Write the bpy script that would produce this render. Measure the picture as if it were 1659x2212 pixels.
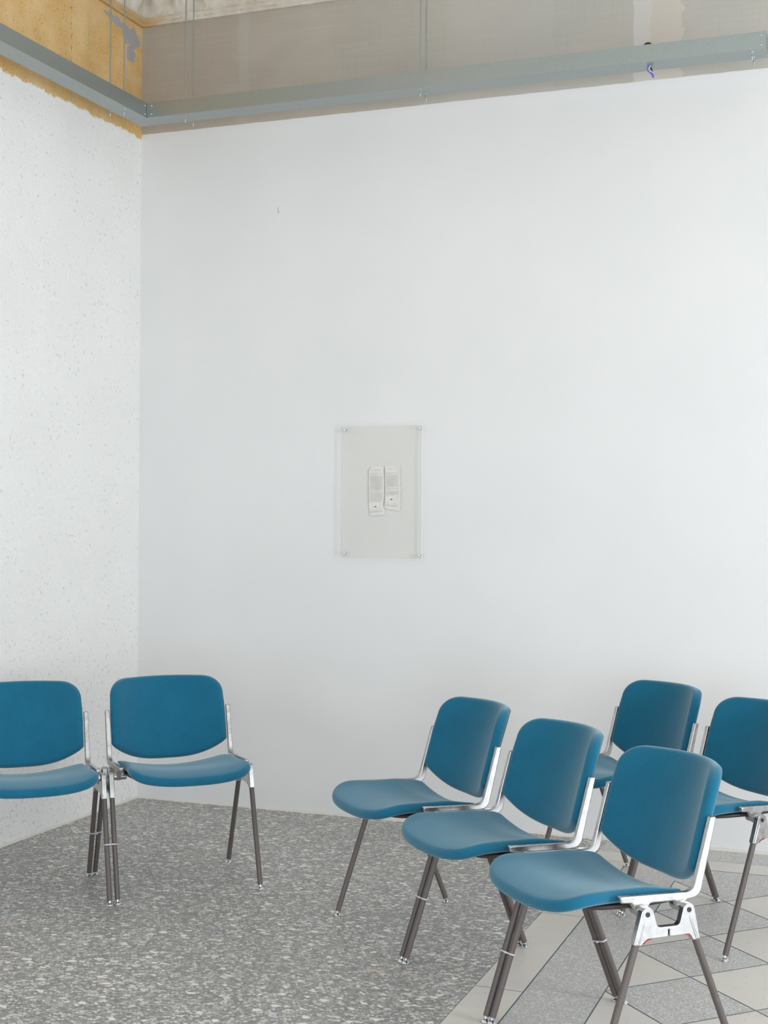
import bpy, bmesh, math, random
from mathutils import Vector, Matrix

for o in list(bpy.data.objects):
    bpy.data.objects.remove(o, do_unlink=True)
SC = bpy.context.scene
COL = SC.collection
random.seed(7)

# ------------------------------------------------------------------ camera
YAW, PITCH, ROLL = 0.3632362, 0.0065255, 0.0056267
fw = Vector((-math.sin(YAW)*math.cos(PITCH), math.cos(YAW)*math.cos(PITCH), math.sin(PITCH)))
rt = Vector((math.cos(YAW), math.sin(YAW), 0))
up = rt.cross(fw)
r2 = math.cos(ROLL)*rt + math.sin(ROLL)*up
u2 = -math.sin(ROLL)*rt + math.cos(ROLL)*up
cd = bpy.data.cameras.new('camera')
cam = bpy.data.objects.new('camera', cd)
COL.objects.link(cam)
M = Matrix.Identity(4)
for i in range(3):
    M[i][0] = r2[i]; M[i][1] = u2[i]; M[i][2] = -fw[i]
M.translation = (3.4811, -5.79752, 1.38)
cam.matrix_world = M
cd.sensor_fit = 'VERTICAL'
cd.sensor_height = 36
cd.lens = 2950.0/2212*36
cd.shift_y = -12.07/2212
cd.clip_start = 0.05
SC.camera = cam

# ------------------------------------------------------------------ view, world, light
SC.view_settings.view_transform = 'Standard'
SC.view_settings.look = 'None'
SC.view_settings.gamma = 1
SC.view_settings.exposure = -0.08
SC.view_settings.use_curve_mapping = False
SC.cycles.use_denoising = True
SC.cycles.max_bounces = 10
SC.cycles.diffuse_bounces = 6
SC.cycles.caustics_reflective = False
SC.cycles.caustics_refractive = False
SC.cycles.sample_clamp_indirect = 8

wd = bpy.data.worlds.new('world')
SC.world = wd
wd.use_nodes = True
wd.node_tree.nodes['Background'].inputs[0].default_value = (0.72, 0.86, 1.0, 1)
wd.node_tree.nodes['Background'].inputs[1].default_value = 1.0

ROOM_X, ROOM_Y, CEIL = 6.6, -8.6, 4.06

def area(name, loc, target, sx, sy, power, col):
    l = bpy.data.lights.new(name, 'AREA')
    l.shape = 'RECTANGLE'; l.size = sx; l.size_y = sy
    l.energy = power; l.color = col
    o = bpy.data.objects.new(name, l)
    COL.objects.link(o)
    o.location = loc
    o.rotation_euler = (Vector(target)-Vector(loc)).to_track_quat('-Z', 'Z').to_euler()
    return o
# daylight from unseen windows right and behind the camera: cool areas in the lower half,
# the upper half holds added warm fill aimed up, tinting the upper walls
COOL, WARM = (0.83, 0.90, 1.0), (1.0, 0.925, 0.79)
area('daylight_lower_right', (6.74, -3.2, 0.95), (0, -3.2, 0.15), 3.3, 1.5, 164, COOL)
area('warm_fill_right', (6.74, -3.2, 2.20), (0, -3.2, 2.6), 3.3, 0.95, 58, WARM)
area('daylight_lower_right', (6.74, -6.8, 0.95), (0, -6.8, 0.15), 2.3, 1.5, 72, COOL)
area('warm_fill_right', (6.74, -6.8, 2.20), (0, -6.8, 2.6), 2.3, 0.95, 28, WARM)
area('daylight_lower_front', (5.0, -8.74, 0.95), (4.2, 0, 0.1), 2.1, 1.5, 78, COOL)
area('warm_fill_front', (5.0, -8.74, 2.30), (4.2, 0, 2.8), 2.1, 1.1, 28, WARM)
area('daylight_lower_front', (1.9, -8.74, 0.95), (1.6, 0, 0.1), 2.5, 1.5, 32, COOL)
area('warm_fill_front', (1.9, -8.74, 2.30), (1.9, 0, 2.8), 2.5, 1.1, 13, WARM)

# ------------------------------------------------------------------ node helper
class N:
    def __init__(s, name):
        s.m = bpy.data.materials.new(name); s.m.use_nodes = True
        s.t = s.m.node_tree; s.b = s.t.nodes['Principled BSDF']
        s.geo = s.t.nodes.new('ShaderNodeNewGeometry').outputs['Position']
    def n(s, typ, **kw):
        nd = s.t.nodes.new(typ)
        for k, v in kw.items(): setattr(nd, k, v)
        return nd
    def l(s, a, b): s.t.links.new(a, b)
    def put(s, sock, v):
        if isinstance(v, bpy.types.NodeSocket): s.l(v, sock)
        elif isinstance(v, tuple) and len(v) == 3 and sock.type == 'RGBA': sock.default_value = (*v, 1)
        else: sock.default_value = v
    def vec(s, sx=1, sy=1, sz=1, rz=0, coord=None, loc=(0, 0, 0)):
        m = s.n('ShaderNodeMapping'); s.l(coord or s.geo, m.inputs[0])
        m.inputs['Scale'].default_value = (sx, sy, sz); m.inputs['Rotation'].default_value = (0, 0, rz)
        m.inputs['Location'].default_value = loc
        return m.outputs[0]
    def obj(s):
        return s.n('ShaderNodeTexCoord').outputs['Object']
    def noise(s, scale, detail=3, rough=.5, vec=None, dist=0, col=False):
        x = s.n('ShaderNodeTexNoise'); s.l(vec or s.geo, x.inputs['Vector'])
        x.inputs['Scale'].default_value = scale; x.inputs['Detail'].default_value = detail
        x.inputs['Roughness'].default_value = rough; x.inputs['Distortion'].default_value = dist
        return x.outputs[1 if col else 0]
    def vor(s, scale, feature='F1', vec=None, out=0, rnd=1):
        x = s.n('ShaderNodeTexVoronoi', feature=feature); s.l(vec or s.geo, x.inputs['Vector'])
        x.inputs['Scale'].default_value = scale; x.inputs['Randomness'].default_value = rnd
        return x.outputs[out]
    def math(s, op, a, b=0, c=0, clamp=False):
        x = s.n('ShaderNodeMath', operation=op, use_clamp=clamp)
        for i, v in enumerate((a, b, c)): s.put(x.inputs[i], v)
        return x.outputs[0]
    def step(s, v, lo, hi):
        x = s.n('ShaderNodeMapRange', interpolation_type='SMOOTHSTEP'); s.l(v, x.inputs[0])
        x.inputs[1].default_value = lo; x.inputs[2].default_value = hi
        return x.outputs[0]
    def mix(s, f, a, b, mode='MIX'):
        x = s.n('ShaderNodeMix', data_type='RGBA', blend_type=mode)
        s.put(x.inputs[0], f); s.put(x.inputs[6], a); s.put(x.inputs[7], b)
        return x.outputs[2]
    def ramp(s, v, stops, interp='LINEAR'):
        x = s.n('ShaderNodeValToRGB'); s.l(v, x.inputs[0]); cr = x.color_ramp; cr.interpolation = interp
        while len(cr.elements) < len(stops): cr.elements.new(0.5)
        for e, (p, c) in zip(cr.elements, stops): e.position = p; e.color = (*c, 1)
        return x.outputs[0]
    def sep(s, v):
        x = s.n('ShaderNodeSeparateXYZ'); s.l(v, x.inputs[0]); return x.outputs
    def bump(s, h, strength=.3, dist=.01, normal=None):
        x = s.n('ShaderNodeBump'); x.inputs['Strength'].default_value = strength
        x.inputs['Distance'].default_value = dist; s.l(h, x.inputs['Height'])
        if normal: s.l(normal, x.inputs['Normal'])
        s.l(x.outputs[0], s.b.inputs['Normal']); return x.outputs[0]
    def set(s, **kw):
        names = dict(col='Base Color', rough='Roughness', metal='Metallic', spec='Specular IOR Level', sheen='Sheen Weight',
                     sheenr='Sheen Roughness', sheent='Sheen Tint', trans='Transmission Weight', ior='IOR', alpha='Alpha', coat='Coat Weight')
        for k, v in kw.items(): s.put(s.b.inputs[names[k]], v)
        return s

def srgb(r, g, b):
    f = lambda c: (c/255/12.92) if c/255 <= .04045 else ((c/255+.055)/1.055)**2.4
    return (f(r), f(g), f(b))

# ------------------------------------------------------------------ materials
def plain(name, col, rough=.5, **kw):
    n = N(name); n.set(col=col, rough=rough, **kw); return n.m

def m_fabric():
    n = N('blue_fabric'); o = n.obj()
    big = n.noise(9, 3, .6, o)
    fine = n.noise(420, 2, .6, o)
    c = n.mix(n.step(big, .3, .7), (.003, .106, .188), (.004, .119, .210))
    c = n.mix(n.math('MULTIPLY', n.step(fine, .35, .7), .35), c, (.02, .165, .28))
    n.set(col=c, rough=.85, spec=.15, sheen=.55, sheenr=.5, sheent=(.62, .76, .80))
    w = n.vor(600, vec=o)
    n.bump(w, .25, .0006)
    return n.m
def m_alu():
    n = N('polished_aluminium'); o = n.obj()
    a = n.noise(24, 3, .6, o, .8)
    n.set(col=n.mix(n.step(a, .35, .7), (.46, .46, .465), (.56, .56, .56)), metal=1.0, rough=n.math('MULTIPLY_ADD', n.step(a, .3, .7), .10, .24))
    n.bump(n.noise(70, 2, .5, o), .03, .0006)
    return n.m
def m_leg():
    n = N('brown_leg_paint'); o = n.obj()
    a = n.noise(60, 4, .7, o)
    n.set(col=n.mix(n.step(a, .62, .76), srgb(92, 84, 81), srgb(128, 118, 112)), rough=.42)
    return n.m
def m_zinc():
    n = N('galvanised_steel')
    sp = n.vor(260, out=1); s3 = n.sep(sp)
    a = n.noise(3.5, 4, .6)
    c = n.mix(n.math('MULTIPLY', s3[0], .30), (.35, .39, .385), (.48, .52, .51))
    c = n.mix(n.math('MULTIPLY', n.step(a, .45, .7), .4), c, (.42, .44, .41))
    n.set(col=c, metal=.8, rough=.38)
    n.bump(n.noise(90, 3, .6), .05, .001)
    return n.m
FAB = m_fabric(); ALU = m_alu(); LEG = m_leg(); ZINC = m_zinc()
DARKP = plain('dark_brown_plastic', srgb(62, 56, 54), .45)
CHROME = plain('chrome', (.72, .74, .76), .22, metal=1.0)
SCREW = plain('dark_screw_steel', srgb(70, 66, 64), .35, metal=.7)
TIE = plain('white_nylon', srgb(205, 203, 208), .45)
RED = plain('red_marking', srgb(190, 40, 45), .6)
BLUEW = plain('blue_insulation', srgb(70, 95, 225), .3)
BLACKP = plain('black_rubber', srgb(22, 22, 24), .5)

def m_backwall():
    n = N('back_wall_plaster'); P = n.sep(n.geo)
    z = n.math('ADD', P[2], n.math('MULTIPLY_ADD', n.noise(12, 4, .6), .007, -.0035))
    up = n.step(z, 3.228, 3.232)
    # painted field
    w = n.mix(n.step(n.noise(1.6, 3, .5), .3, .7), (.745, .75, .745), (.775, .775, .77))
    w = n.mix(n.step(n.noise(5, 5, .6), .70, .80), w, (.70, .705, .70))
    # bare plaster above: trowelled, brushed, grey brown on the left and greyer to the right, partly light painted in
    br = n.noise(1.0, 5, .6, n.vec(3, 1, 60, coord=n.geo))
    br2 = n.noise(1.0, 5, .6, n.vec(60, 1, 4, coord=n.geo))
    cl = n.noise(1.7, 5, .6, dist=.5)
    hue = n.step(n.math('ADD', P[0], n.math('MULTIPLY_ADD', cl, .8, -.4)), .4, 2.2)
    b = n.mix(hue, srgb(176, 167, 155), srgb(180, 178, 171))
    b = n.mix(n.math('MULTIPLY', n.step(cl, .35, .7), .45), b, srgb(192, 185, 175))
    b = n.mix(n.math('MULTIPLY', n.step(br, .45, .8), .28), b, srgb(200, 194, 186))
    b = n.mix(n.math('MULTIPLY', n.step(br2, .5, .85), .22), b, srgb(150, 142, 133))
    # lighter filled stripes
    def stripe(x0, x1, wob, sc=9):
        xx = n.math('ADD', P[0], n.math('MULTIPLY_ADD', n.noise(sc, 4, .65, n.vec(1, 1, 1.5, coord=n.geo)), wob, -wob/2))
        return n.math('MULTIPLY', n.step(xx, x0-.004, x0+.004), n.math('SUBTRACT', 1, n.step(xx, x1-.004, x1+.004)))
    b = n.mix(n.math('MULTIPLY', stripe(2.405, 2.475, .05), .75), b, srgb(206, 203, 198))
    b = n.mix(n.math('MULTIPLY', stripe(2.47, 2.61, .08, 16), .65), b, srgb(206, 198, 188))
    b = n.mix(n.math('MULTIPLY', stripe(1.57, 2.05, .10, 7), .30), b, srgb(190, 187, 180))
    b = n.mix(n.math('MULTIPLY', stripe(.53, .58, .05, 7), .25), b, srgb(188, 186, 182))
    n.set(col=n.mix(up, w, b), rough=.75, spec=.25)
    h = n.math('ADD', n.math('MULTIPLY', n.noise(2.5, 4, .5), .7), n.math('MULTIPLY', n.noise(30, 4, .6), n.math('MULTIPLY_ADD', up, .25, .06)))
    h = n.math('ADD', h, n.math('MULTIPLY', n.math('MULTIPLY', n.math('MULTIPLY', up, stripe(2.47, 2.61, .08, 16)), n.noise(50, 4, .6)), .5))
    n.bump(h, .22, .008)
    return n.m
def m_leftwall():
    n = N('rough_render_left_wall'); P = n.sep(n.geo)
    wob = n.math('MULTIPLY_ADD', n.noise(22, 4, .7), .07, -.035)
    z = n.math('ADD', P[2], wob)
    up = n.step(z, 3.206, 3.216)
    # painted rough render
    w = n.mix(n.step(n.noise(2.2, 3), .3, .7), (.85, .845, .825), (.88, .875, .86))
    low = n.math('SUBTRACT', 1, n.step(P[2], .1, 1.0))
    dens = n.math('MULTIPLY_ADD', low, .05, 0)
    msk = n.noise(6.5, 3, .6)
    sq = n.math('ABSOLUTE', n.math('SUBTRACT', n.noise(75, 3, .6, dist=1.4), .5))
    thin = n.math('SUBTRACT', 1, n.step(sq, .010, .026))
    spot = n.noise(48, 2, .5)
    s1 = n.math('MULTIPLY', thin, n.step(n.math('ADD', n.math('MULTIPLY_ADD', msk, .25, spot), dens), .75, .80))
    s2 = n.step(n.math('ADD', n.math('MULTIPLY_ADD', msk, .22, n.noise(95, 2, .5)), n.math('MULTIPLY', dens, .8)), .88, .915)
    w = n.mix(n.math('MULTIPLY', s1, .75), w, srgb(128, 120, 104))
    w = n.mix(n.math('MULTIPLY', s2, .7), w, srgb(104, 98, 92))
    # bare ochre coat above
    oc = n.noise(5, 5, .65)
    o = n.mix(n.step(oc, .3, .7), srgb(226, 194, 142), srgb(216, 176, 112))
    o = n.mix(n.math('MULTIPLY', n.step(n.noise(2.2, 4, .6), .48, .7), .5), o, srgb(234, 206, 160))
    ds = n.step(n.math('ADD', n.noise(110, 3, .6), n.math('MULTIPLY', oc, .25)), .74, .80)
    o = n.mix(n.math('MULTIPLY', ds, .7), o, srgb(120, 92, 56))
    # grey filler patches: by the corner under the cornice, and one by the top edge
    yy = n.math('ADD', P[1], n.math('MULTIPLY_ADD', n.noise(14, 5, .7), .12, -.06))
    zz = n.math('ADD', P[2], n.math('MULTIPLY_ADD', n.noise(14, 5, .7, n.vec(loc=(5, 3, 1))), .12, -.06))
    def blob(y0, z0, ry, rz, shear=0.0):
        a = n.math('SUBTRACT', yy, y0)
        c = n.math('SUBTRACT', n.math('SUBTRACT', zz, z0), n.math('MULTIPLY', a, shear))
        d = n.math('ADD', n.math('POWER', n.math('DIVIDE', a, ry), 2), n.math('POWER', n.math('DIVIDE', c, rz), 2))
        return n.math('SUBTRACT', 1, n.step(d, .85, 1.05))
    bl = n.math('MAXIMUM', blob(-.10, 3.675, .075, .05), n.math('MAXIMUM', blob(-.22, 3.71, .12, .022, -.1), n.math('MAXIMUM', blob(-.10, 3.60, .035, .05), blob(-.63, 3.73, .05, .05))))
    o = n.mix(bl, o, srgb(168, 168, 170))
    # thin chipped vertical line
    ln = n.math('SUBTRACT', 1, n.step(n.math('ABSOLUTE', n.math('SUBTRACT', P[1], -.605)), .002, .005))
    ln = n.math('MULTIPLY', ln, n.step(n.noise(38, 3, .7), .5, .56))
    o = n.mix(ln, o, srgb(140, 140, 140))
    n.set(col=n.mix(up, w, o), rough=.85, spec=.2)
    st = n.noise(105, 3, .6, dist=.3)
    h = st
    h = n.math('ADD', h, n.math('MULTIPLY', n.noise(14, 3), .5))
    n.bump(h, .6, .008)
    return n.m
def terrazzo(name, base, tones, s1, s2, s3, big, pbig, pmid, aniso=1.0, rough=.42):
    n = N(name)
    wv = n.n('ShaderNodeVectorMath', operation='ADD')
    nz = n.n('ShaderNodeVectorMath', operation='SCALE'); n.l(n.noise(70, 2, .5, col=True), nz.inputs[0]); nz.inputs[3].default_value = .010
    n.l(n.geo, wv.inputs[0]); n.l(nz.outputs[0], wv.inputs[1]); V = wv.outputs[0]
    def layer(sc, prob, gap, seed, sx, sy, rz):
        v = n.vec(sx, sy, 1, rz, coord=V, loc=(seed, seed*.37, 0))
        col = n.sep(n.vor(sc, vec=v, out=1))
        ed = n.vor(sc, 'DISTANCE_TO_EDGE', vec=v, out=0)
        on = n.math('MULTIPLY', n.math('GREATER_THAN', col[0], 1-prob), n.step(ed, gap, gap+.05))
        return on, col[1]
    c = n.mix(n.step(n.noise(1.3, 4, .6), .3, .72), base[0], base[1])
    f, v = layer(s3, .80, .05, 1.7, 1, 1.5, .5)
    c = n.mix(f, c, n.ramp(v, [(0, tones[0]), (.45, tones[1]), (.8, tones[2]), (1, tones[3])], 'CONSTANT'))
    f, v = layer(s2, pmid, .05, 4.1, 1, 1.4, -.4)
    c = n.mix(f, c, n.ramp(v, [(0, tones[1]), (.3, tones[2]), (.6, tones[3]), (.93, tones[4])], 'CONSTANT'))
    f, v = layer(s1, pbig, .10, 7.9, 1, 1.5, .2)
    c = n.mix(f, c, n.ramp(v, [(0, big[0]), (.5, big[1]), (.92, tones[4])], 'CONSTANT'))
    n.set(col=c, rough=rough, spec=.45)
    n.bump(n.noise(12, 3), .03, .003)
    return n.m
DT = terrazzo('dark_terrazzo', (srgb(122, 121, 117), srgb(140, 138, 132)), [srgb(130, 133, 136), srgb(160, 160, 158), srgb(186, 184, 180), srgb(212, 209, 203), srgb(202, 184, 168)],
              38, 78, 165, [srgb(232, 229, 222), srgb(214, 212, 207)], .15, .60)
GT = terrazzo('grey_terrazzo', (srgb(178, 176, 172), srgb(188, 186, 181)), [srgb(160, 160, 160), srgb(196, 194, 190), srgb(212, 210, 206), srgb(228, 225, 220), srgb(190, 180, 172)],
              120, 200, 360, [srgb(226, 223, 219), srgb(216, 213, 209)], .16, .45)
def m_beige():
    n = N('beige_stone_tile')
    c = n.mix(n.step(n.noise(2.5, 4, .6), .3, .7), srgb(220, 215, 207), srgb(212, 207, 198))
    c = n.mix(n.math('MULTIPLY', n.noise(160, 3, .6), .2), c, srgb(190, 184, 175))
    col = n.sep(n.vor(70, vec=n.vec(1, 1.4, 1, .8), out=1)); d = n.vor(70, vec=n.vec(1, 1.4, 1, .8))
    sp = n.math('MULTIPLY', n.math('GREATER_THAN', col[0], .90), n.math('SUBTRACT', 1, n.step(d, .12, .26)))
    c = n.mix(n.math('MULTIPLY', sp, .7), c, srgb(126, 122, 118))
    n.set(col=c, rough=.42, spec=.45)
    return n.m
BE = m_beige()
GROUT = plain('blue_grey_grout', srgb(116, 134, 141), .8)
WHITE = plain('white_paint', (.76, .76, .75), .7)
def m_cornice():
    n = N('old_moulded_plaster')
    a = n.noise(9, 5, .65); b = n.noise(26, 4, .6)
    c = n.mix(n.step(a, .35, .7), srgb(202, 194, 180), srgb(222, 217, 208))
    c = n.mix(n.math('MULTIPLY', n.step(b, .55, .75), .5), c, srgb(180, 170, 152))
    # ochre wash that runs down to the corner
    P = n.sep(n.geo)
    near = n.math('SUBTRACT', 1, n.step(n.math('ADD', P[0], n.math('MULTIPLY', a, .15)), .10, .30))
    lowz = n.math('SUBTRACT', 1, n.step(P[2], 3.775, 3.80))
    c = n.mix(n.math('MULTIPLY', n.math('MULTIPLY', near, lowz), .8), c, srgb(196, 158, 96))
    n.set(col=c, rough=.8, spec=.2)
    n.bump(n.math('ADD', b, n.noise(80, 3)), .3, .004)
    return n.m
CORN = m_cornice()
CEILM = plain('ceiling_paint', (.80, .78, .74), .9)

# ------------------------------------------------------------------ mesh helpers
def link(name, bm, mats, parent=None, smooth=True, bevel=None, kind=None, angle=40, recalc=True):
    if recalc: bmesh.ops.recalc_face_normals(bm, faces=bm.faces)
    me = bpy.data.meshes.new(name); bm.to_mesh(me); bm.free()
    for m in (mats if isinstance(mats, (list, tuple)) else [mats]): me.materials.append(m)
    if smooth:
        me.polygons.foreach_set('use_smooth', [True]*len(me.polygons))
        me.set_sharp_from_angle(angle=math.radians(angle))
    o = bpy.data.objects.new(name, me); COL.objects.link(o)
    if parent: o.parent = parent
    if bevel:
        b = o.modifiers.new('bevel', 'BEVEL'); b.width = bevel[0]; b.segments = bevel[1]; b.limit_method = 'ANGLE'; b.angle_limit = math.radians(bevel[2] if len(bevel) > 2 else 40)
        b.harden_normals = True
    if kind: o['kind'] = kind
    return o
def box(bm, x0, x1, y0, y1, z0, z1):
    vs = [bm.verts.new((x, y, z)) for z in (z0, z1) for x, y in ((x0, y0), (x1, y0), (x1, y1), (x0, y1))]
    for f in ((0, 3, 2, 1), (4, 5, 6, 7), (0, 1, 5, 4), (1, 2, 6, 5), (2, 3, 7, 6), (3, 0, 4, 7)): bm.faces.new([vs[i] for i in f])
    return vs
def cyl(bm, a, b, r, n=20, r1=None):
    a = Vector(a); b = Vector(b); r1 = r if r1 is None else r1
    q = (b-a).to_track_quat('Z', 'Y')
    A = [bm.verts.new(a+q@Vector((r*math.cos(t), r*math.sin(t), 0))) for t in [2*math.pi*i/n for i in range(n)]]
    B = [bm.verts.new(b+q@Vector((r1*math.cos(t), r1*math.sin(t), 0))) for t in [2*math.pi*i/n for i in range(n)]]
    for i in range(n): bm.faces.new((A[i], A[(i+1) % n], B[(i+1) % n], B[i]))
    bm.faces.new(A[::-1]); bm.faces.new(B)
def lathe(bm, prof, c=(0, 0, 0), q=None, n=20):
    c = Vector(c); q = q or Matrix.Identity(3); rings = []
    for r, z in prof:
        if r < 1e-6: rings.append([bm.verts.new(c+q@Vector((0, 0, z)))])
        else: rings.append([bm.verts.new(c+q@Vector((r*math.cos(2*math.pi*i/n), r*math.sin(2*math.pi*i/n), z))) for i in range(n)])
    for A, B in zip(rings, rings[1:]):
        for i in range(n):
            j = (i+1) % n
            if len(A) == 1 and len(B) == 1: continue
            if len(A) == 1: bm.faces.new((A[0], B[j], B[i]))
            elif len(B) == 1: bm.faces.new((A[i], A[j], B[0]))
            else: bm.faces.new((A[i], A[j], B[j], B[i]))
def extrude_yz(bm, poly, x0, x1):
    A = [bm.verts.new((x0, y, z)) for y, z in poly]; B = [bm.verts.new((x1, y, z)) for y, z in poly]; n = len(poly)
    for i in range(n): bm.faces.new((A[i], A[(i+1) % n], B[(i+1) % n], B[i]))
    bm.faces.new(A[::-1]); bm.faces.new(B)
def round_poly(pts, n=6):
    """pts: (y, z, r) ; rounds each corner with radius r"""
    out = []; L = len(pts)
    for i, (y, z, r) in enumerate(pts):
        p = Vector((y, z)); a = Vector(pts[i-1][:2])-p; b = Vector(pts[(i+1) % L][:2])-p
        if r <= 0: out.append((y, z)); continue
        ang = a.angle(b); t = min(r/math.tan(ang/2), a.length*.49, b.length*.49); rr = t*math.tan(ang/2)
        a.normalize(); b.normalize(); c = p+(a+b).normalized()*(rr/math.sin(ang/2))
        s = p+a*t-c; e = p+b*t-c; a0 = math.atan2(s.y, s.x); a1 = math.atan2(e.y, e.x); d = (a1-a0+math.pi) % (2*math.pi)-math.pi
        for k in range(n+1): th = a0+d*k/n; out.append((c.x+rr*math.cos(th), c.y+rr*math.sin(th)))
    return out
def empty(name, label, cat, loc=(0, 0, 0), rz=0, group=None):
    o = bpy.data.objects.new(name, None); COL.objects.link(o); o.empty_display_size = .1
    o.location = loc; o.rotation_euler = (0, 0, rz); o['label'] = label; o['category'] = cat
    if group: o['group'] = group
    return o
def tag(o, label, cat, group=None):
    o['label'] = label; o['category'] = cat
    if group: o['group'] = group
    return o

# ------------------------------------------------------------------ room shell
# floor: terrazzo field, border strips, lattice of square tiles set on the diagonal
def build_floor():
    bm = bmesh.new()
    G = .0023
    BX, HX, HY, Y0 = 2.308, .2125, .2150, -.555
    box(bm, -.1, ROOM_X+.1, ROOM_Y-.1, .1, -.08, -.0012)       # grout bed
    for f in bm.faces: f.material_index = 3
    def quad(pts, mi):
        vs = [bm.verts.new((x, y, 0)) for x, y in pts]
        f = bm.faces.new(vs); f.material_index = mi
        if f.normal.z < 0: f.normal_flip()
    def rect(x0, x1, y0, y1, mi, g=G):
        quad([(x0+g, y0+g), (x1-g, y0+g), (x1-g, y1-g), (x0+g, y1-g)], mi)
    # dark field, tight joint
    quad([(-.1, ROOM_Y-.1), (BX-.0004, ROOM_Y-.1), (BX-.0004, .1), (-.1, .1)], 0)
    # wall side grey strip, beige strip, inner grey strip
    rect(BX, ROOM_X, -.19, .1, 1, .0008)
    xs = [BX+.0]+[BX+.147+.62*k for k in range(1, 8)]
    for a, b in zip(xs, xs[1:]): rect(a, min(b, ROOM_X), -.345, -.19, 2, .0016)
    y = -.345; first = True
    while y > ROOM_Y:
        y2 = -1.94 if first else y-.78
        if first and y2 < y-1: 
            mid = (-.345-1.94)/2; rect(BX, BX+.147, mid, -.345, 2, .0014); rect(BX, BX+.147, -1.94, mid, 2, .0014); first = False; y = -1.94; continue
        rect(BX, BX+.147, y2, y, 2, .0014); y = y2
    quad([(BX+.149+G/2, ROOM_Y), (2.673, ROOM_Y), (2.673, -.557), (ROOM_X, -.557+.0), (ROOM_X, -.347-G/2), (BX+.149+G/2, -.347-G/2)], 1)
    # lattice clipped to x>2.675, y<Y0
    lb = bmesh.new()
    x0 = 2.675
    for i in range(0, 20):
        for j in range(0, 40):
            if (i+j) % 2 == 0: continue
            cx = x0+HX*i; cy = Y0-HY*j
            # nodes lie where i+j is even; tile centres elsewhere
            hx = HX-G*1.42; hy = HY-G*1.42
            vs = [lb.verts.new((cx+a*hx, cy+b*hy, 0)) for a, b in ((1, 0), (0, 1), (-1, 0), (0, -1))]
            f = lb.faces.new(vs); f.material_index = 1 if i % 2 == 1 else 2
    for co, no in (((x0+G, 0, 0), (-1, 0, 0)), ((0, Y0-G, 0), (0, 1, 0)), ((ROOM_X, 0, 0), (1, 0, 0)), ((0, ROOM_Y, 0), (0, -1, 0))):
        bmesh.ops.bisect_plane(lb, geom=lb.verts[:]+lb.edges[:]+lb.faces[:], plane_co=co, plane_no=no, clear_outer=True)
    tmp = bpy.data.meshes.new('t'); lb.to_mesh(tmp); lb.free(); bm.from_mesh(tmp); bpy.data.meshes.remove(tmp)
    for f in bm.faces:
        f.normal_update()
        if abs(f.calc_center_median().z) < .0005 and f.normal.z < 0: f.normal_flip()
    return link('floor', bm, [DT, GT, BE, GROUT], smooth=False, kind='structure', recalc=False)
build_floor()

bm = bmesh.new(); box(bm, -.2, ROOM_X+.2, 0, .25, -.08, CEIL+.2)
link('wall_back', bm, m_backwall(), smooth=False, kind='structure')
bm = bmesh.new(); box(bm, -.25, 0, ROOM_Y-.2, 0.0, -.08, CEIL+.2)
link('wall_left', bm, m_leftwall(), smooth=False, kind='structure')
bm = bmesh.new(); box(bm, -.2, ROOM_X+.2, ROOM_Y-.2, .2, CEIL, CEIL+.15)
link('ceiling', bm, CEILM, smooth=False, kind='structure')

def wall_with_openings(name, axis, pos, a0, a1, openings, thick):
    """openings: (b0, b1, z0, z1) along the wall"""
    bm = bmesh.new()
    def bb(u0, u1, z0, z1):
        if axis == 'x': box(bm, pos, pos+thick, u0, u1, z0, z1)
        else: box(bm, u0, u1, pos, pos+thick, z0, z1)
    u = a0
    for b0, b1, z0, z1 in openings:
        bb(u, b0, -.08, CEIL); bb(b0, b1, -.08, z0); bb(b0, b1, z1, CEIL); u = b1
    bb(u, a1, -.08, CEIL)
    return link(name, bm, WHITE, smooth=False, kind='structure')
RO = [(-8.0, -5.6, .2, 2.7), (-4.9, -1.5, .2, 2.7)]
FO = [(.6, 3.2, .2, 2.95), (3.9, 6.1, .2, 2.95)]
wall_with_openings('wall_right', 'x', ROOM_X, ROOM_Y, 0, RO, .1)
wall_with_openings('wall_front', 'y', ROOM_Y-.1, 0, ROOM_X, FO, .1)
FRM = plain('window_frame_paint', (.7, .7, .68), .5)
k = 0
for ax, L in (('x', RO), ('y', FO)):
    for a, b, z0, z1 in L:
        k += 1; bm = bmesh.new(); p = ROOM_X+.02 if ax == 'x' else ROOM_Y-.08
        mid = (a+b)/2
        for u0, u1, w0, w1 in ((a, a+.05, z0, z1), (b-.05, b, z0, z1), (a+.05, b-.05, z0, z0+.05), (a+.05, b-.05, z1-.05, z1), (mid-.025, mid+.025, z0+.05, z1-.05)):
            if ax == 'x': box(bm, p, p+.05, u0, u1, w0, w1)
            else: box(bm, u0, u1, p, p+.05, w0, w1)
        link('window_%d' % k, bm, FRM, smooth=False, kind='structure')

# ragged plaster fillet where walls meet the floor
def fillet(name, along, length):
    bm = bmesh.new(); n = int(length/.03); rows = []
    for i in range(n+1):
        t = length*i/n; d = .006+.003*random.random(); h = .006+.006*random.random()
        if along == 'x': rows.append([bm.verts.new(p) for p in ((t, 0, 0), (t, -d, 0), (t, -.003, h), (t, 0, h))])
        else: rows.append([bm.verts.new(p) for p in ((0, -t, 0), (d, -t, 0), (.003, -t, h), (0, -t, h))])
    for A, B in zip(rows, rows[1:]):
        for i in range(4): bm.faces.new((A[i], A[(i+1) % 4], B[(i+1) % 4], B[i]))
    bm.faces.new(rows[0]); bm.faces.new(rows[-1][::-1])
    link(name, bm, plain('lime_'+name, srgb(216, 212, 204), .85), smooth=True, kind='structure', angle=70)
fillet('baseboard_back', 'x', ROOM_X); fillet('baseboard_left', 'y', -ROOM_Y)

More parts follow.
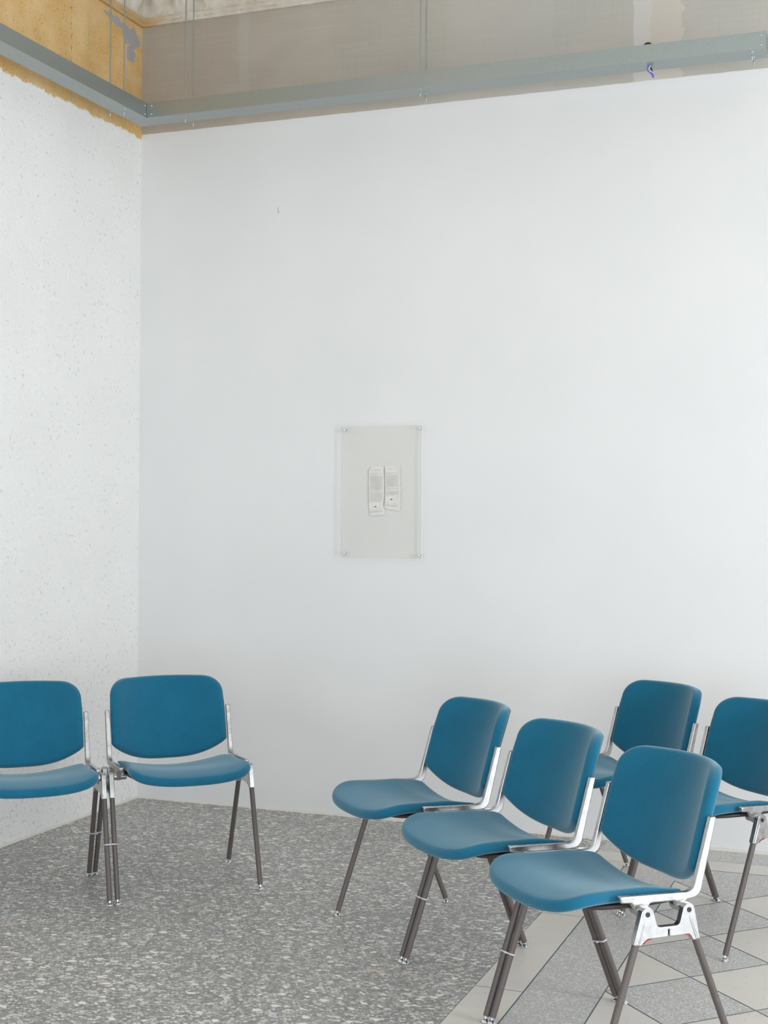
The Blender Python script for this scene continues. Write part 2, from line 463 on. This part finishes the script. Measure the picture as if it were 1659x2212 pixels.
def sm(a, b, t):
    t = max(0, min(1, (t-a)/(b-a))); return t*t*(3-2*t)
# moulded cornice with leaf relief, running along both walls
PROF = [(0, 3.752), (.016, 3.752), (.018, 3.764), (.026, 3.768), (.030, 3.782), (.024, 3.790)]
for i in range(1, 13):
    t = i/12*math.pi/2; PROF.append((.024+.23*(1-math.cos(t)), 3.790+.23*math.sin(t)))
PROF += [(.262, 4.022), (.262, CEIL), (0, CEIL)]
def cornice(name, along, length):
    bm = bmesh.new(); rows = []
    n = int(length/.012)
    def rel(t, i):
        if i < 7 or i > 17: return 0
        f = (i-6)/12; ph = (t/.155) % 1
        # pointed leaves rising over the cove with a midrib
        wdt = .46*math.sin(math.pi*min(1, f*.9+.1))**.7
        d = abs(ph-.5)
        if d > wdt: return 0
        return .020*(1-(d/wdt)**2)**.5*(1 if d > .03 else .55)
    for k_ in range(n+1):
        t = length*k_/n; row = []
        for i, (d, z) in enumerate(PROF):
            r = rel(t, i)*sm(.0, .05, t-d-.012); jit = .0015*math.sin(t*37+i*2.1)*sm(0, .05, t-d-.012)
            dd = d+(r+jit if d > 0 and i < len(PROF)-2 else 0); zz = z-(r*.6 if r else 0)
            tt = t if t > dd else dd                       # mitre in the corner
            row.append(bm.verts.new((tt, -dd, zz) if along == 'x' else (dd, -tt, zz)))
        rows.append(row)
    for A, B in zip(rows, rows[1:]):
        for i in range(len(PROF)-1):
            try: bm.faces.new((A[i], A[i+1], B[i+1], B[i]))
            except ValueError: pass
    bmesh.ops.remove_doubles(bm, verts=bm.verts, dist=.0001)
    link(name, bm, CORN, kind='structure', angle=50)
cornice('trim_1', 'x', ROOM_X); cornice('trim_2', 'y', 4.0)

# ------------------------------------------------------------------ suspended galvanised frame
ZB, ZT, T = 3.194, 3.262, .0018
def channel_x(x0, x1, y0, y1):
    bm = bmesh.new()
    box(bm, x0, x1, y0, y0+T, ZB, ZT); box(bm, x0, x1, y1-T, y1, ZB, ZT); box(bm, x0, x1, y0+T, y1-T, ZB, ZB+T)
    return bm
fx = empty('metal_channel_beam', 'long galvanised steel channel hung along the smooth back wall', 'beam', (.238, -.354, ZB), 0, 'galvanised channel beams hung under the ceiling')
def off(bm, o):
    bmesh.ops.translate(bm, verts=bm.verts, vec=-Vector(o)); return bm
OX = (.238, -.354, ZB)
bm = channel_x(.14, 2.981, -.354, -.236)
box(bm, 2.981-T, 2.981, -.354+T, -.236-T, ZB+T, ZT)
link('channel', off(bm, OX), ZINC, fx, smooth=False)
for sx in (.264, 2.963):
    for sz in (3.208, 3.246):
        b = bmesh.new(); lathe(b, [(0, .0028), (.0022, .0024), (.0036, .001), (.0038, 0), (0, 0)], (sx, -.354, sz), Matrix.Rotation(math.pi/2, 3, 'X'), 12)
        link('screw', off(b, OX), CHROME, fx)
OY = (.14, -.354, ZB)
fy = empty('metal_channel_beam', 'galvanised steel channel hung along the rough left wall under the ochre band', 'beam', OY, 0, 'galvanised channel beams hung under the ceiling')
bm = bmesh.new()
YE = -4.2
box(bm, .14, .14+T, YE, -.355, ZB, ZT); box(bm, .238-T, .238, YE, -.4175, ZB, ZT); box(bm, .238-T, .238, -.4165, -.3555, ZB, ZT); box(bm, .14+T, .238-T, YE, -.355, ZB, ZB+T)
link('channel', off(bm, OY), ZINC, fy, smooth=False)
for sy in (-.367,):
    for sz in (3.208, 3.246):
        b = bmesh.new(); lathe(b, [(0, .0028), (.0022, .0024), (.0036, .001), (.0038, 0), (0, 0)], (.238, sy, sz), Matrix.Rotation(math.pi/2, 3, 'Y'), 12)
        link('screw', off(b, OY), CHROME, fy)
# threaded hanging rods, each with nut and rod end below the channel
def rod(x, y, label, lean=0.0, top=CEIL):
    r = empty('hanging_rod', label, 'rod', (x, y, ZB-.030), 0, 'threaded rods carrying the steel channels')
    b = bmesh.new(); h = top-ZB+.028
    cyl(b, (0, 0, .0), (lean, 0, h), .0032, 10)
    link('rod_shaft', b, ZINC, r)
    b = bmesh.new(); cyl(b, (0, 0, .0215), (0, 0, .0290), .0062, 6); cyl(b, (0, 0, .0288), (0, 0, .0300), .0072, 16)
    link('nut', b, CHROME, r, smooth=False)
    b = bmesh.new(); cyl(b, (0, 0, -.001), (0, 0, .012), .0038, 12)
    link('rod_end', b, CHROME, r)
for x, w in ((.424, 'near the corner'), (1.556, 'half way along it')):
    rod(x, -.325, 'front one of two thin rods on the back wall channel, '+w)
    rod(x+.002, -.256, 'rear one of two thin rods on the back wall channel, '+w)
rod(2.926, -.325, 'front one of two bolts under the right end of the back wall channel', top=3.25)
rod(2.926, -.256, 'rear one of two bolts under the right end of the back wall channel', top=3.25)
rod(.151, -.522, 'steel rod nearer the ochre wall holding the left wall channel')
rod(.219, -.516, 'steel rod farther from the ochre wall holding the left wall channel')

# twisted cable stub poking below the channel and the conduit mouth above it
def tube(bm, pts, r, n=8, closed=False):
    pts = [Vector(p) for p in pts]; rings = []
    m_ = len(pts)
    for i, p in enumerate(pts):
        a = pts[(i-1) % m_] if closed or i > 0 else p; c = pts[(i+1) % m_] if closed or i < m_-1 else p
        q = (c-a).to_track_quat('Z', 'X')
        rings.append([bm.verts.new(p+q@Vector((r*math.cos(2*math.pi*k/n), r*math.sin(2*math.pi*k/n), 0))) for k in range(n)])
    pr = list(zip(rings, rings[1:]))+([(rings[-1], rings[0])] if closed else [])
    for A, B in pr:
        for k in range(n): bm.faces.new((A[k], A[(k+1) % n], B[(k+1) % n], B[k]))
    if not closed: bm.faces.new(rings[0][::-1]); bm.faces.new(rings[-1])
cb = empty('cable_end', 'short twisted blue and grey wire poking out under the back wall channel', 'wire', (2.52, -.285, ZB), 0)
b = bmesh.new(); tube(b, [(0, -.02, 0), (-.006, -.022, -.010), (-.004, -.012, -.02), (.004, -.002, -.026), (.006, .010, -.024)], .0019); link('blue_wire', b, BLUEW, cb)
b = bmesh.new(); tube(b, [(.006, .008, -.024), (.010, .020, -.026), (.010, .030, -.034)], .0042); link('wire_tip', b, BLUEW, cb)
b = bmesh.new(); tube(b, [(.008, -.018, 0), (.002, -.014, -.012), (.008, -.004, -.020), (.014, .008, -.024)], .0026); link('clear_wire', b, CHROME, cb)
b = bmesh.new(); tube(b, [(.004, .000, -.002), (.008, .008, -.012), (.008, .016, -.020)], .0036); link('dark_wire', b, BLACKP, cb)
b = bmesh.new(); lathe(b, [(.020, -.002), (.020, .006), (.014, .006), (.014, -.002)], (0, 0, 0), Matrix.Rotation(math.pi/2, 3, 'X'), 24)
o = link('conduit_opening', b, BLACKP); o.location = (2.464, -.0005, 3.371)
tag(o, 'black round conduit mouth on the plaster just above the back wall channel', 'conduit')

# ------------------------------------------------------------------ acrylic panel and papers
AX0, AX1, AZ0, AZ1, AY = 1.078, 1.468, 1.184, 1.786, -.022
def m_acrylic():
    n = N('clear_acrylic')
    n.set(col=(.985, .99, .985), rough=.02, trans=1.0, ior=1.45)
    tr = n.n('ShaderNodeBsdfTransparent'); tr.inputs[0].default_value = (.985, .982, .972, 1)
    gl = n.n('ShaderNodeBsdfGlossy'); gl.inputs['Roughness'].default_value = .05
    fr = n.n('ShaderNodeFresnel'); fr.inputs[0].default_value = 1.4
    mx = n.n('ShaderNodeMixShader'); n.l(n.math('MULTIPLY', fr.outputs[0], n.math('SUBTRACT', 1, n.n('ShaderNodeNewGeometry').outputs['Backfacing'])), mx.inputs[0]); n.l(tr.outputs[0], mx.inputs[1]); n.l(gl.outputs[0], mx.inputs[2])
    n.l(mx.outputs[0], n.t.nodes['Material Output'].inputs[0])
    return n.m
pn = empty('acrylic_panel', 'clear acrylic sheet screwed to the white wall over two paper slips', 'panel', (AX0, AY, AZ0))
b = bmesh.new(); box(b, 0, AX1-AX0, -.002, .002, 0, AZ1-AZ0)
link('clear_sheet', b, m_acrylic(), pn, smooth=False)
EDGE = plain('polished_acrylic_edge', (.88, .90, .89), .3)
b = bmesh.new(); W = AX1-AX0; Hh = AZ1-AZ0
for x0, x1, z0, z1 in ((-.0015, 0, 0, Hh), (W, W+.0012, 0, Hh), (-.0015, W+.0012, -.0012, 0), (-.0015, W+.0012, Hh, Hh+.0012)): box(b, x0, x1, -.002, .002, z0, z1)
link('sheet_edge', b, EDGE, pn, smooth=False)['label'] = 'bright polished edge of the sheet'
for x, z in ((1.092, 1.769), (1.455, 1.771), (1.092, 1.205), (1.455, 1.201)):
    b = bmesh.new(); R = Matrix.Rotation(math.pi/2, 3, 'X')
    lathe(b, [(0, .0085), (.003, .0085), (.0033, .0065), (.0060, .0060), (.0066, .003), (.0062, .0022), (0, .0022)], (x-AX0, 0, z-AZ0), R, 16)
    s = link('wall_screw', b, CHROME, pn)
    b = bmesh.new(); cyl(b, (x-AX0, .002, z-AZ0), (x-AX0, .022, z-AZ0), .0032, 12); link('screw_shank', b, CHROME, s)
PAPER = None
def m_paper():
    n = N('thin_paper')
    n.set(col=n.mix(n.step(n.noise(30, 4, .6), .3, .8), (.80, .79, .785), (.86, .85, .84)), rough=.7)
    n.bump(n.noise(22, 4, .6), .5, .004)
    return n.m
PAPER = m_paper(); INK = plain('grey_ink', srgb(180, 172, 171), .8); INKD = plain('dark_ink', srgb(110, 114, 110), .7)
def slip(name, poly, blocks, stamp, label, dx=0, dz=0):
    cx = sum(p[0] for p in poly)/len(poly); cz = sum(p[1] for p in poly)/len(poly); Yp = -.006
    root = empty(name, label, 'paper', (cx, Yp, cz), 0, 'crumpled printed slips behind the acrylic sheet')
    b = bmesh.new()
    pts = []
    L = len(poly)
    for i in range(L):                                         # torn, slightly wavy outline
        p, q = poly[i], poly[(i+1) % L]; seg = max(1, int(math.hypot(q[0]-p[0], q[1]-p[1])/.008))
        for s_ in range(seg):
            t = s_/seg; pts.append((p[0]+(q[0]-p[0])*t+random.uniform(-.0006, .0006), p[1]+(q[1]-p[1])*t+random.uniform(-.0006, .0006)))
    def yy(x, z): return .0009*math.sin(x*90+z*40)+.0007*math.sin(z*95)
    F = [b.verts.new((x-cx, yy(x, z), z-cz)) for x, z in pts]; B = [b.verts.new((x-cx, yy(x, z)+.0006, z-cz)) for x, z in pts]
    n_ = len(pts)
    for i in range(n_): j = (i+1) % n_; b.faces.new((F[j], F[i], B[i], B[j]))
    for side, R0 in ((0, F), (.0006, B)):
        prev = R0
        for k_ in range(1, 9):
            sc_ = 1-k_/9
            cur = [b.verts.new(((x-cx)*sc_, yy(cx+(x-cx)*sc_, cz+(z-cz)*sc_)+side, (z-cz)*sc_)) for x, z in pts]
            for i in range(n_): j = (i+1) % n_; b.faces.new((prev[i], prev[j], cur[j], cur[i]))
            prev = cur
        cc = b.verts.new((0, yy(cx, cz)+side, 0))
        for i in range(n_): j = (i+1) % n_; b.faces.new((prev[i], prev[j], cc))
    link('paper_sheet', b, PAPER, root, angle=60)
    b = bmesh.new()
    for (x0, x1, z1, rows, pitch, last, slope) in blocks:
        for r in range(rows):
            x = x0+random.uniform(0, .001); xe = x1 if r < rows-1 else x0+(x1-x0)*last
            while x < xe-.002:
                w = min(random.uniform(.002, .007), xe-x); z = z1-r*pitch+(x-x0)*slope
                vs = [b.verts.new((a-cx, -.0036, c-cz)) for a, c in ((x, z), (x+w, z+w*slope), (x+w, z+w*slope+.0011), (x, z+.0011))]
                b.faces.new(vs); x += w+random.uniform(.0012, .0022)
    link('printed_lines', b, INK, root, smooth=False)['label'] = 'rows of tiny illegible grey print'
    b = bmesh.new(); cyl(b, (stamp[0]-cx, -.0030, stamp[1]-cz), (stamp[0]-cx, -.0037, stamp[1]-cz), .0022, 10)
    cyl(b, (stamp[0]+.004-cx, -.0030, stamp[1]-.0003-cz), (stamp[0]+.004-cx, -.0038, stamp[1]-.0003-cz), .0030, 10)
    link('printed_mark', b, INKD, root)['label'] = 'small dark printed mark'
slip('paper_slip', [(1.217, 1.602), (1.276, 1.602), (1.2795, 1.53), (1.281, 1.47), (1.279, 1.462), (1.276, 1.43), (1.286, 1.383), (1.248, 1.380), (1.211, 1.377), (1.2055, 1.432), (1.2075, 1.434), (1.206, 1.50), (1.2045, 1.583)],
     [(1.232, 1.262, 1.588, 1, .004, 1, 0), (1.222, 1.266, 1.583, 1, .004, 1, 0), (1.212, 1.272, 1.569, 2, .0042, .5, 0), (1.212, 1.273, 1.558, 16, .00405, .9, 0), (1.212, 1.273, 1.489, 2, .0042, .3, 0), (1.212, 1.272, 1.479, 10, .0041, .85, .02),
      (1.212, 1.226, 1.404, 1, .004, 1, .06), (1.246, 1.272, 1.408, 1, .004, 1, .06), (1.212, 1.274, 1.397, 3, .004, .2, .06)],
     (1.236, 1.4195), 'longer left paper slip hanging lower, crumpled, behind the clear panel')
slip('paper_slip', [(1.2835, 1.603), (1.322, 1.606), (1.356, 1.609), (1.357, 1.55), (1.358, 1.505), (1.3615, 1.49), (1.358, 1.474), (1.361, 1.43), (1.355, 1.401), (1.315, 1.406), (1.281, 1.411), (1.285, 1.44), (1.286, 1.48), (1.283, 1.53)],
     [(1.306, 1.322, 1.593, 1, .004, 1, .03), (1.296, 1.340, 1.588, 1, .004, 1, .03), (1.288, 1.347, 1.572, 2, .0042, .5, .03), (1.288, 1.350, 1.560, 14, .0041, .25, .03), (1.290, 1.352, 1.500, 2, .0042, .3, .02), (1.291, 1.352, 1.488, 5, .0041, .7, 0),
      (1.292, 1.303, 1.436, 1, .004, 1, -.06), (1.322, 1.342, 1.434, 1, .004, 1, -.06), (1.290, 1.350, 1.4295, 3, .004, .9, -.07)],
     (1.314, 1.4525), 'shorter right paper slip with a curled edge, behind the clear panel')

# scraped nick in the wall paint
b = bmesh.new(); tube(b, [(0, 0, .024), (.0012, -.0012, .012), (.0012, -.0015, 0), (.0005, 0, -.004)], .0014, 6); tube(b, [(.001, 0, -.001), (.006, -.001, -.002), (.010, 0, -.002)], .0012, 6)
o = link('wall_nick', b, plain('scuffed_paint', srgb(200, 196, 180), .8)); o.location = (.738, -.0003, 2.798)
tag(o, 'tiny raised paint nick high on the white wall above the left chairs', 'nick')

# ------------------------------------------------------------------ chair
def pillow(out2d, depth_f, depth_b, pos, rings=(0, .3, .62, 1.0), inner=12, edge=.016, center=(0, 0)):
    """closed upholstered form: out2d is a star-shaped outline; pos(u, v, h) gives 3D, h = signed offset"""
    bm = bmesh.new(); n = len(out2d); c = Vector(center)
    nrm = []
    for i in range(n):
        a = Vector(out2d[i-1]); b_ = Vector(out2d[(i+1) % n]); t = (b_-a).normalized(); q = Vector((t.y, -t.x))
        if q.dot(Vector(out2d[i])-c) < 0: q = -q
        nrm.append(q)
    def ring(sgn, e):                                           # e: 0 at rim .. pi/2 on face
        R = []
        for i in range(n):
            p0 = Vector(out2d[i]); p = p0-(p0-c).normalized()*edge*(1-math.cos(e)); R.append((p, (depth_f if sgn > 0 else -depth_b)*math.sin(e)))
        return R
    def mk(R): return [bm.verts.new(pos(p.x, p.y, h)) for p, h in R]
    rim = mk(ring(1, 0)); K = 5
    for sgn in (1, -1):
        prev = rim; last = None
        for k_ in range(1, K+1):
            last = ring(sgn, math.pi/2*k_/K); cur = mk(last)
            for i in range(n):
                j = (i+1) % n; f = (prev[i], prev[j], cur[j], cur[i]); bm.faces.new(f if sgn > 0 else f[::-1])
            prev = cur
        for k_ in range(1, inner):
            s = 1-k_/inner; R = [(c+(p-c)*s, h) for p, h in last]; cur = mk(R)
            for i in range(n):
                j = (i+1) % n; f = (prev[i], prev[j], cur[j], cur[i]); bm.faces.new(f if sgn > 0 else f[::-1])
            prev = cur
        cv = bm.verts.new(pos(c.x, c.y, last[0][1]))
        for i in range(n):
            j = (i+1) % n; f = (prev[i], prev[j], cv); bm.faces.new(f if sgn > 0 else f[::-1])
    return bm

# back: leans along the uprights, bowed so that the middle sits further back
def sm(a, b, t):
    t = max(0, min(1, (t-a)/(b-a))); return t*t*(3-2*t)
def back_outline(inset=0):
    hw = .2217-inset; top = .747-inset; r = .0675; zb = .509+inset*.5
    pts = [(hw-.002, zb+.001), (hw, zb+.006), (hw, .55), (hw, .60), (hw-.001, .65)]
    for k_ in range(0, 15):
        t = math.pi/2*k_/14; e = 2.3
        pts.append((hw-.003-r+r*max(0, math.cos(t))**(2/e), top-r+r*math.sin(t)**(2/e)))
    a_ = len(pts)
    for k_ in range(1, 12): pts.append(((hw-.003-r)*(1-2*k_/12), top))
    pts += [(-x, z) for x, z in pts[:a_]][::-1]
    for k_ in range(1, 32):
        x = -hw+2*hw*k_/32; u = abs(x)/hw
        pts.append((x, zb-(.0687-inset*.5)*(1-u**2.75)))
    return pts
def back_pos(shift=0):
    def f(x, z, h):
        cc = max(1-(x/.2217)**2, -.1); bow = .0725+.026*sm(.5, .75, z)
        return (x-h*(2*bow*x/.2217**2)*.9, -.138-.2716*(z-.498)-bow*cc+h*.965+shift, z+h*.25)
    return f
def cr(P, m_=3):
    out = []
    for i in range(len(P)-1):
        p0 = P[max(i-1, 0)]; p1 = P[i]; p2 = P[i+1]; p3 = P[min(i+2, len(P)-1)]
        for s_ in range(m_):
            t = s_/m_
            out.append(tuple(.5*((2*p1[a])+(-p0[a]+p2[a])*t+(2*p0[a]-5*p1[a]+4*p2[a]-p3[a])*t*t+(-p0[a]+3*p1[a]-3*p2[a]+p3[a])*t**3) for a in (0, 1)))
    out.append(P[-1]); return out
def seat_outline(inset=0):
    wf, wr, yr, yf = .2235, .2125, -.120, .2535
    right = []
    for k_ in range(0, 6):
        t = math.pi/2*(1-k_/5); right.append((wr-.030+.030*math.cos(t), yr+.030-.030*math.sin(t)))
    right += [(wr, -.06), (wr, -.02), (wr, .03), (wr+.001, .055), (wr+(wf-wr)*.25, .085), (wr+(wf-wr)*.75, .12)]
    for k_ in range(0, 13):
        t = math.pi/2*k_/12; e = 2.63; right.append((wf*max(0, math.cos(t))**(2/e), .15+(yf-.15)*math.sin(t)**(2/e)))
    R = cr(right, 2)[:-1]
    pts = R+[(0, yf)]+[(-x, y) for x, y in R[::-1]]
    for k_ in range(1, 20): pts.append((-(wr-.03)+2*(wr-.03)*k_/20, yr))
    if inset: pts = [(x*(1-inset/.22), .08+(y-.08)*(1-inset/.20)) for x, y in pts]
    return pts
def pan_outline():
    R = cr([(.150, -.104), (.185, -.102), (.202, -.088), (.206, -.05), (.206, .02), (.204, .07), (.190, .105), (.160, .130), (.110, .145), (.05, .150)], 3)
    return R+[(0, .1505)]+[(-x, y) for x, y in R[::-1]]+[(-.15+.3*k_/10, -.104) for k_ in range(1, 10)]
def seat_z(x, y):
    kk = .6375+(.1475-.6375)*sm(0, .26, y)
    z = .4264+kk*min(abs(x), .26)**2+.0117*sm(0, .17, y)
    t = max(0, (y-.1475)/(.28-.1475)); z -= .027*t*t
    return z+.0056*sm(.17, .25, abs(x))*sm(.06, .17, y)
def seat_pos(drop=0):
    def f(x, y, h):
        h = h*(.30+.70*sm(-.115, 0, y)) if h > 0 else h*(.4+.6*sm(-.115, 0, y))
        e = .004
        gx = (seat_z(x+e, y)-seat_z(x-e, y))/(2*e); gy = (seat_z(x, y+e)-seat_z(x, y-e))/(2*e)
        nv = Vector((-gx*.6, -gy*.8, 1)).normalized()
        return Vector((x, y, seat_z(x, y)-drop))+nv*h
    return f

# side casting: arm rail with upright and two lugs
ARM = round_poly([(.0885, .4665, .005), (-.122, .4595, .026), (-.173, .6385, .004), (-.190, .6375, .004), (-.142, .4445, .040), (-.098, .4405, .008),
                  (-.104, .428, .010), (-.095, .411, .009), (-.083, .411, .009), (-.073, .428, .004), (-.070, .4405, .008), (.002, .4430, .010), (.012, .428, .004), (.020, .411, .009), (.036, .411, .009), (.045, .430, .006), (.056, .4465, .010), (.086, .4495, .006)], 6)
BRK = round_poly([(.043, .4405, .014), (.015, .4425, .014), (.000, .392, .012), (-.062, .391, .013), (-.076, .441, .015), (-.103, .441, .014), (-.121, .352, .0), (-.1005, .350, 0), (-.092, .3665, .010),
                  (-.0305, .3665, 0), (-.0305, .386, 0), (-.0345, .386, 0), (-.0345, .3665, 0)][:0] or
                 [(.043, .4405, .014), (.068, .3555, 0), (.0475, .352, 0), (.030, .3665, .012), (-.0295, .3665, 0), (-.0295, .384, 0), (-.0335, .384, 0), (-.0335, .3665, 0), (-.092, .3665, .012),
                  (-.102, .350, 0), (-.1225, .352, 0), (-.103, .441, .014), (-.076, .441, .015), (-.062, .391, .013), (.000, .392, .012), (.015, .4425, .014)], 5)
LXT, LXB = .2625, .2635
LEGS = {1: ((.0565, .356), (.1693, .017)), -1: ((-.1125, .354), (-.2458, .017))}

def make_chair(loc, rz, label):
    c = empty('stacking_chair', label, 'chair', loc, rz, 'blue upholstered aluminium framed chairs')
    link('seat', pillow(seat_outline(), .019, .013, seat_pos(), edge=.017, center=(0, .08)), FAB, c, angle=180)
    link('seat_pan', pillow(pan_outline(), .005, .007, seat_pos(.0215), edge=.006, center=(0, .02), inner=8), DARKP, c, angle=60)['label'] = 'dark brown shell under the seat'
    link('backrest', pillow(back_outline(), .0165, .012, back_pos(), edge=.015, center=(0, .60)), FAB, c, angle=180)
    link('back_shell', pillow(back_outline(.008), .004, .004, back_pos(-.0130), edge=.004, center=(0, .60), inner=8), DARKP, c, angle=60)
    for s in (-1, 1):
        b = bmesh.new(); extrude_yz(b, ARM, s*.2265, s*.2435)
        fr = link('side_frame', b, ALU, c, bevel=(.0045, 3, 50), angle=35)
        for y in (.028, -.089):
            b = bmesh.new(); cyl(b, (s*.205, y, .4255), (s*.253, y, .4255), .0135, 20)
            link('frame_lug', b, ALU, fr, bevel=(.003, 2, 50), angle=35)
        b = bmesh.new(); extrude_yz(b, BRK, s*.2535, s*.2715)
        br = link('leg_bracket', b, ALU, c, bevel=(.0035, 3, 50), angle=35)
        for y, z in ((.029, .4255), (-.0895, .4255)):
            b = bmesh.new(); X = s*.2718
            Q = Matrix.Rotation(s*math.pi/2, 3, 'Y')
            lathe(b, [(0, .0002), (.0022, .0002), (.0026, .0012), (.0058, .0012), (.0064, .0002), (.0066, -.002), (0, -.002)], (X, y, z), Q, 18)
            link('bolt', b, SCREW, br)
        for y0, y1, z in ((.024, .036, .3655), (-.088, -.098, .3655)):
            b = bmesh.new(); d = 1 if y1 > y0 else -1
            extrude_yz(b, [(y0-d*.008, .3663), (y0+d*.004, .3655), (y0+d*.011, .361), (y0+d*.0165, .355), (y0+d*.012, .3565), (y0+d*.006, .3615), (y0-d*.008, .3648)], s*.2555, s*.2695)
            link('paint_mark', b, RED, br)['label'] = 'red paint in the bracket corner'
        for d in (1, -1):
            (ty, tz), (fy_, fz) = LEGS[d]
            top = Vector((s*LXT, ty, tz)); ft = Vector((s*LXB, fy_, fz)); ax = (top-ft).normalized()
            # cast socket over the tube
            b = bmesh.new(); cyl(b, top-ax*.001, top+ax*.062, .0100, 22, .0094)
            link('leg_socket', b, ALU, br, bevel=(.001, 2, 50), angle=35)
            b = bmesh.new(); cyl(b, ft, top-ax*.001, .0091, 22)
            lg = link('leg', b, LEG, c, bevel=(.0012, 2, 50), angle=35)
            b = bmesh.new()
            foot = ft-ax*(.0075/ax.z)
            cyl(b, ft+ax*.0, (foot.x, foot.y, .0085), .0042, 12)
            lathe(b, [(0, .0105), (.0052, .0100), (.0105, .0062), (.0125, .0026), (.0122, 0), (0, 0)], (foot.x, foot.y, .0002), None, 22)
            link('foot_glide', b, CHROME, lg, angle=35)
    return c

def copy_tree(o, parent=None):
    d = o.copy(); COL.objects.link(d)
    if parent: d.parent = parent
    for ch in list(o.children): copy_tree(ch, d)
    return d
CH = {
 'F3': ((2.7464, -2.287), 133.45, 'nearest blue chair at lower right, its silver leg bracket in full view'),
 'F2': ((2.3602, -1.9004), 134.3, 'blue chair in the middle of the three-chair front row on the right'),
 'F1': ((1.9712, -1.5130), 134.89, 'blue chair at the left end of the three-chair front row, over dark terrazzo'),
 'R1': ((2.4901, -.7654), 137.27, 'blue chair behind the front row, its backrest rising above the nearest chair by the wall'),
 'R2': ((2.8880, -1.1370), 137.62, 'blue chair cut off by the right picture edge, in the rear row'),
 'L2': ((.9651, -1.3059), 223.49, 'blue chair facing forward near the room corner, right one of the linked left pair'),
 'L1': ((.5655, -1.6893), 222.78, 'blue chair cut off by the left picture edge, left one of the linked pair'),
}
# every chair is linked to the next by its leg brackets, so rows share their spacing
first = None; chairs = {}
for k_, ((x, y), a, lab) in CH.items():
    if first is None: first = make_chair((x, y, 0), math.radians(a), lab); chairs[k_] = first; continue
    d = copy_tree(first); d.location = (x, y, 0); d.rotation_euler = (0, 0, math.radians(a)); d['label'] = lab; chairs[k_] = d

# ------------------------------------------------------------------ nylon ties round neighbouring legs
def leg_pt(k_, s, d, z):
    (x, y), a, _ = CH[k_]; a = math.radians(a); (ty, tz), (fy_, fz) = LEGS[d]; t = (z-fz)/(tz-fz)
    lx = s*(LXB+(LXT-LXB)*t); ly = fy_+(ty-fy_)*t
    return Vector((x+math.cos(a)*lx-math.sin(a)*ly, y+math.sin(a)*lx+math.cos(a)*ly, z))
def tie(k1, k2, d, z, label):
    A = leg_pt(k1, -1, d, z); B = leg_pt(k2, 1, d, z)
    ax = (leg_pt(k1, -1, d, z+.05)+leg_pt(k2, 1, d, z+.05)-A-B).normalized()
    u = (B-A); u = (u-ax*u.dot(ax)); hl = u.length/2; u.normalize(); v = ax.cross(u); c = (A+B)/2
    b = bmesh.new(); loop = []
    R = .0101; n = 10
    for s_ in (1, -1):
        for k_ in range(n+1):
            t = -math.pi/2+math.pi*k_/n
            loop.append(u*(s_*(hl+R*math.cos(t)))+v*(s_*R*math.sin(t)))
    rows = []
    for p in loop:
        o_ = p.normalized()*.0013; w = ax*.0019
        rows.append([b.verts.new(q) for q in (p-w, p+o_-w, p+o_+w, p+w)])
    L = len(rows)
    for i in range(L):
        P, Q = rows[i], rows[(i+1) % L]
        for j in range(4): b.faces.new((P[j], P[(j+1) % 4], Q[(j+1) % 4], Q[j]))
    root = empty('cable_tie', label, 'cable tie', c, 0, 'nylon ties binding neighbouring chair legs')
    link('tie_strap', b, TIE, root, angle=50)
    b = bmesh.new(); q = v*(-R-.0028)
    vs = box(b, -.0030, .0030, -.0022, .0022, -.0026, .0026)
    Mx = Matrix((u, v, ax)).transposed()
    for v_ in vs: v_.co = Mx@v_.co+q
    link('tie_head', b, TIE, root, smooth=False)
    return root
tie('F2', 'F3', 1, .185, 'white tie round the front leg pair between nearest and middle chairs')
tie('F1', 'F2', 1, .194, 'white tie round the front leg pair between left and middle chairs of the front row')
tie('F2', 'F3', -1, .187, 'white tie round the rear leg pair between nearest and middle chairs')
tie('L1', 'L2', 1, .199, 'white tie on the nearer leg pair of the left two chairs')
tie('L1', 'L2', -1, .184, 'white tie on the farther leg pair of the left two chairs')
